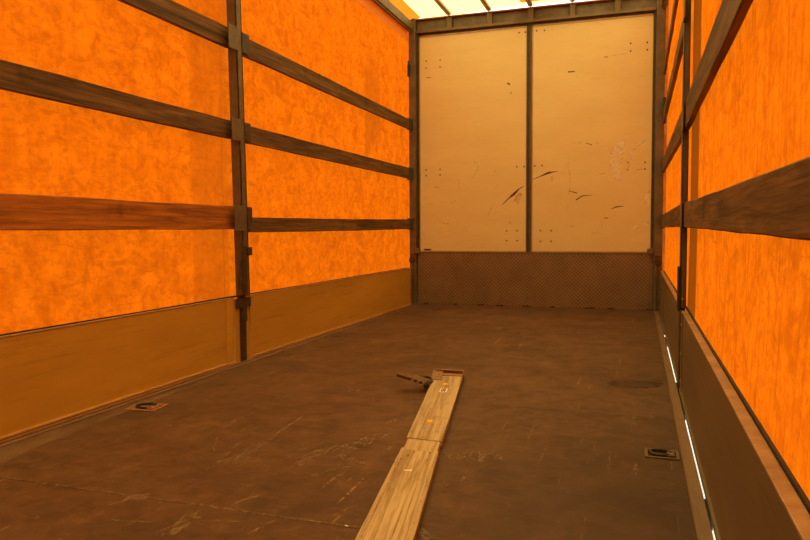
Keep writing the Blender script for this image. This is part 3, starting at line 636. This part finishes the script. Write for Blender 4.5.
# knots / nail marks on the boards
q = MB()
for (x, y) in ((362+46,455),(394,462),(401,459),(427,460),(398,453),(430,453),(414,452),(408,446+10)):
    p = P3(x, y, Z2); q.cyl((p.x, p.y, Z2-.001), (0,0,1), .004, .0016, 8)
for (x, y) in ((412,432),(424,428),(433,425),(438,432),(420,434),(447,404),(430,409)):
    p = P3(x, y, ZT); q.cyl((p.x, p.y, ZT-.001), (0,0,1), .0035, .0016, 8)
q.build('nail_marks', M['screw'], t)
q = MB(); stroke(q, [tuple(P3(437,402.5,ZT))[:2], tuple(P3(451,402.8,ZT))[:2]], [.0012,.0012], lambda a, b: Vector((a, b, ZT+.0006)), 1)
stroke(q, [tuple(P3(440.5,410,ZT))[:2], tuple(P3(442,393,ZT))[:2]], [.0012,.0008], lambda a, b: Vector((a, b, ZT+.0006)), 2); q.build('hairline_crack', M['scuff_soft'], t)
q = MB(); stroke(q, [tuple(P3(404,470.5,Z2))[:2], tuple(P3(412,470.5,Z2))[:2]], [.005,.009], lambda a, b: Vector((a, b, Z2+.0012)), 2); q.build('pale_chip', M['paper'], t)
# stickers
def sticker(name, cx_, cy_, w_, h_, mat, z=ZT):
    c = P3(cx_, cy_, z); dx = sd_*w_/2; dy = -ax*h_/2
    q = MB(); q.prism([Vector((p.x, p.y, z)) for p in (c-dx-dy, c+dx-dy, c+dx+dy, c-dx+dy)], [Vector((p.x, p.y, z+.0008)) for p in (c-dx-dy, c+dx-dy, c+dx+dy, c-dx+dy)])
    return q.build(name, mat, t), c, dx, dy
sticker('yellow_sticker', 445.5, 384, .022, .035, M['yellow']); sticker('yellow_sticker', 430, 421, .020, .034, M['yellow'])
so, c, dx, dy = sticker('white_label', 443.5, 390.2, .036, .085, M['paper'])
for u, l in ((-.45, .75), (-.05, .75), (.4, .75)):
    a = c+dx*u-dy*l; b = c+dx*u+dy*l; dd = sd_*.0022
    q = MB(); q.prism([Vector((p.x, p.y, ZT+.0008)) for p in (a-dd, a+dd, b+dd, b-dd)], [Vector((p.x, p.y, ZT+.0014)) for p in (a-dd, a+dd, b+dd, b-dd)]); o = q.build('printed_bar', M['ink'], so)
q = MB()
for v_ in (.75, -.1): 
    a = c-dx*.05+dy*v_; b = c+dx*.4+dy*v_; dd = ax*.004; q.prism([Vector((p.x, p.y, ZT+.0008)) for p in (a-dd, b-dd, b+dd, a+dd)], [Vector((p.x, p.y, ZT+.0015)) for p in (a-dd, b-dd, b+dd, a+dd)])
q.build('printed_bar', M['ink'], so)
# steel end clamp: base plate, raised end wall, lips, side cheek
E0, E1 = P3(435.2, 371, .03), P3(464, 372.6, .03)            # far corners
ux = (E1-E0).normalized(); uy = (E0-P3(432.6, 380.6, .03)).normalized()
def rbox(q, u0, u1, v0, v1, z0, z1):
    pts = [E0+ux*a+uy*b for a, b in ((u0,v0),(u1,v0),(u1,v1),(u0,v1))]
    q.prism([Vector((p.x, p.y, z0)) for p in pts], [Vector((p.x, p.y, z1)) for p in pts]); return q
WL = (E1-E0).length
q = MB(); rbox(q, -.004, WL, -.005, .001, 0, .043); q.build('end_wall', M['clamp'], t, bevel=.0015)
q = MB(); rbox(q, -.004, WL, -.018, -.005, .039, .043); rbox(q, 0, WL, -.115, -.07, .028, .036); rbox(q, WL-.005, WL, -.115, .0, 0, .044); q.build('top_lip', M['clamp'], t, bevel=.001)
q = MB(); rbox(q, -.004, .046, -.235, -.005, ZT, .037); rbox(q, -.010, -.004, -.235, 0, .0, .037); q.build('side_cheek', M['clamp'], t, bevel=.0015)
q = MB(); rbox(q, 0, WL-.005, -.115, -.005, .004, .022); q.build('clamp_base', M['clamp'], t)
for a, b in ((.018, -.05), (.018, -.17), (.03, -.11)):
    q = MB(); p = E0+ux*a+uy*b; q.cyl((p.x, p.y, .037), (0,0,1), .006, .004, 8); q.build('rivet', M['chrome'], t)
# ratchet lever reaching out to the left
tip = P3(397.5, 374.5, .075); mid_ = P3(413, 377.5, .065); root = P3(428, 382.5, .045)
def blade(name, a, b, wa, wb, th, mat):
    d = (b-a).normalized(); s_ = Vector((-d.y, d.x, 0)).normalized(); up = Vector((0,0,1))
    q = MB(); q.prism([a-s_*wa-up*th, b-s_*wb-up*th, b+s_*wb-up*th, a+s_*wa-up*th], [a-s_*wa+up*th, b-s_*wb+up*th, b+s_*wb+up*th, a+s_*wa+up*th]); return q.build(name, mat, t, bevel=.003)
blade('lever_handle', tip, mid_, .016, .042, .008, M['lever'])
arm = blade('lever_arm', mid_, root, .042, .036, .008, M['lever'])
d = (root-mid_).normalized(); s_ = Vector((-d.y, d.x, 0)).normalized()
q = MB()
for k in range(3): p = mid_.lerp(root, .15+.35*k); q.cyl(p-s_*.046, s_, .006, .092, 8)
q.build('ratchet_pins', M['chrome'], arm)
q = MB()
for sg in (-1, 1):
    a = mid_.lerp(root, .1)+s_*.034*sg; b = P3(433, 382, .02)+s_*.034*sg
    q.tube([a, (a+b)/2+Vector((0,0,.012)), b], .008, 8)
q.build('ratchet_cheeks', M['post'], t, smooth=True)
q = MB(); p = P3(428.5, 384, .03); q.cyl(p-s_*.045, s_, .014, .09, 14); q.build('ratchet_drum', M['darksteel'], t)
q = MB(); p = P3(427, 388, .0); q.cyl((p.x+.01, p.y+.08, .0), (0,0,1), .012, .03, 10); q.build('ratchet_foot', M['darksteel'], t)
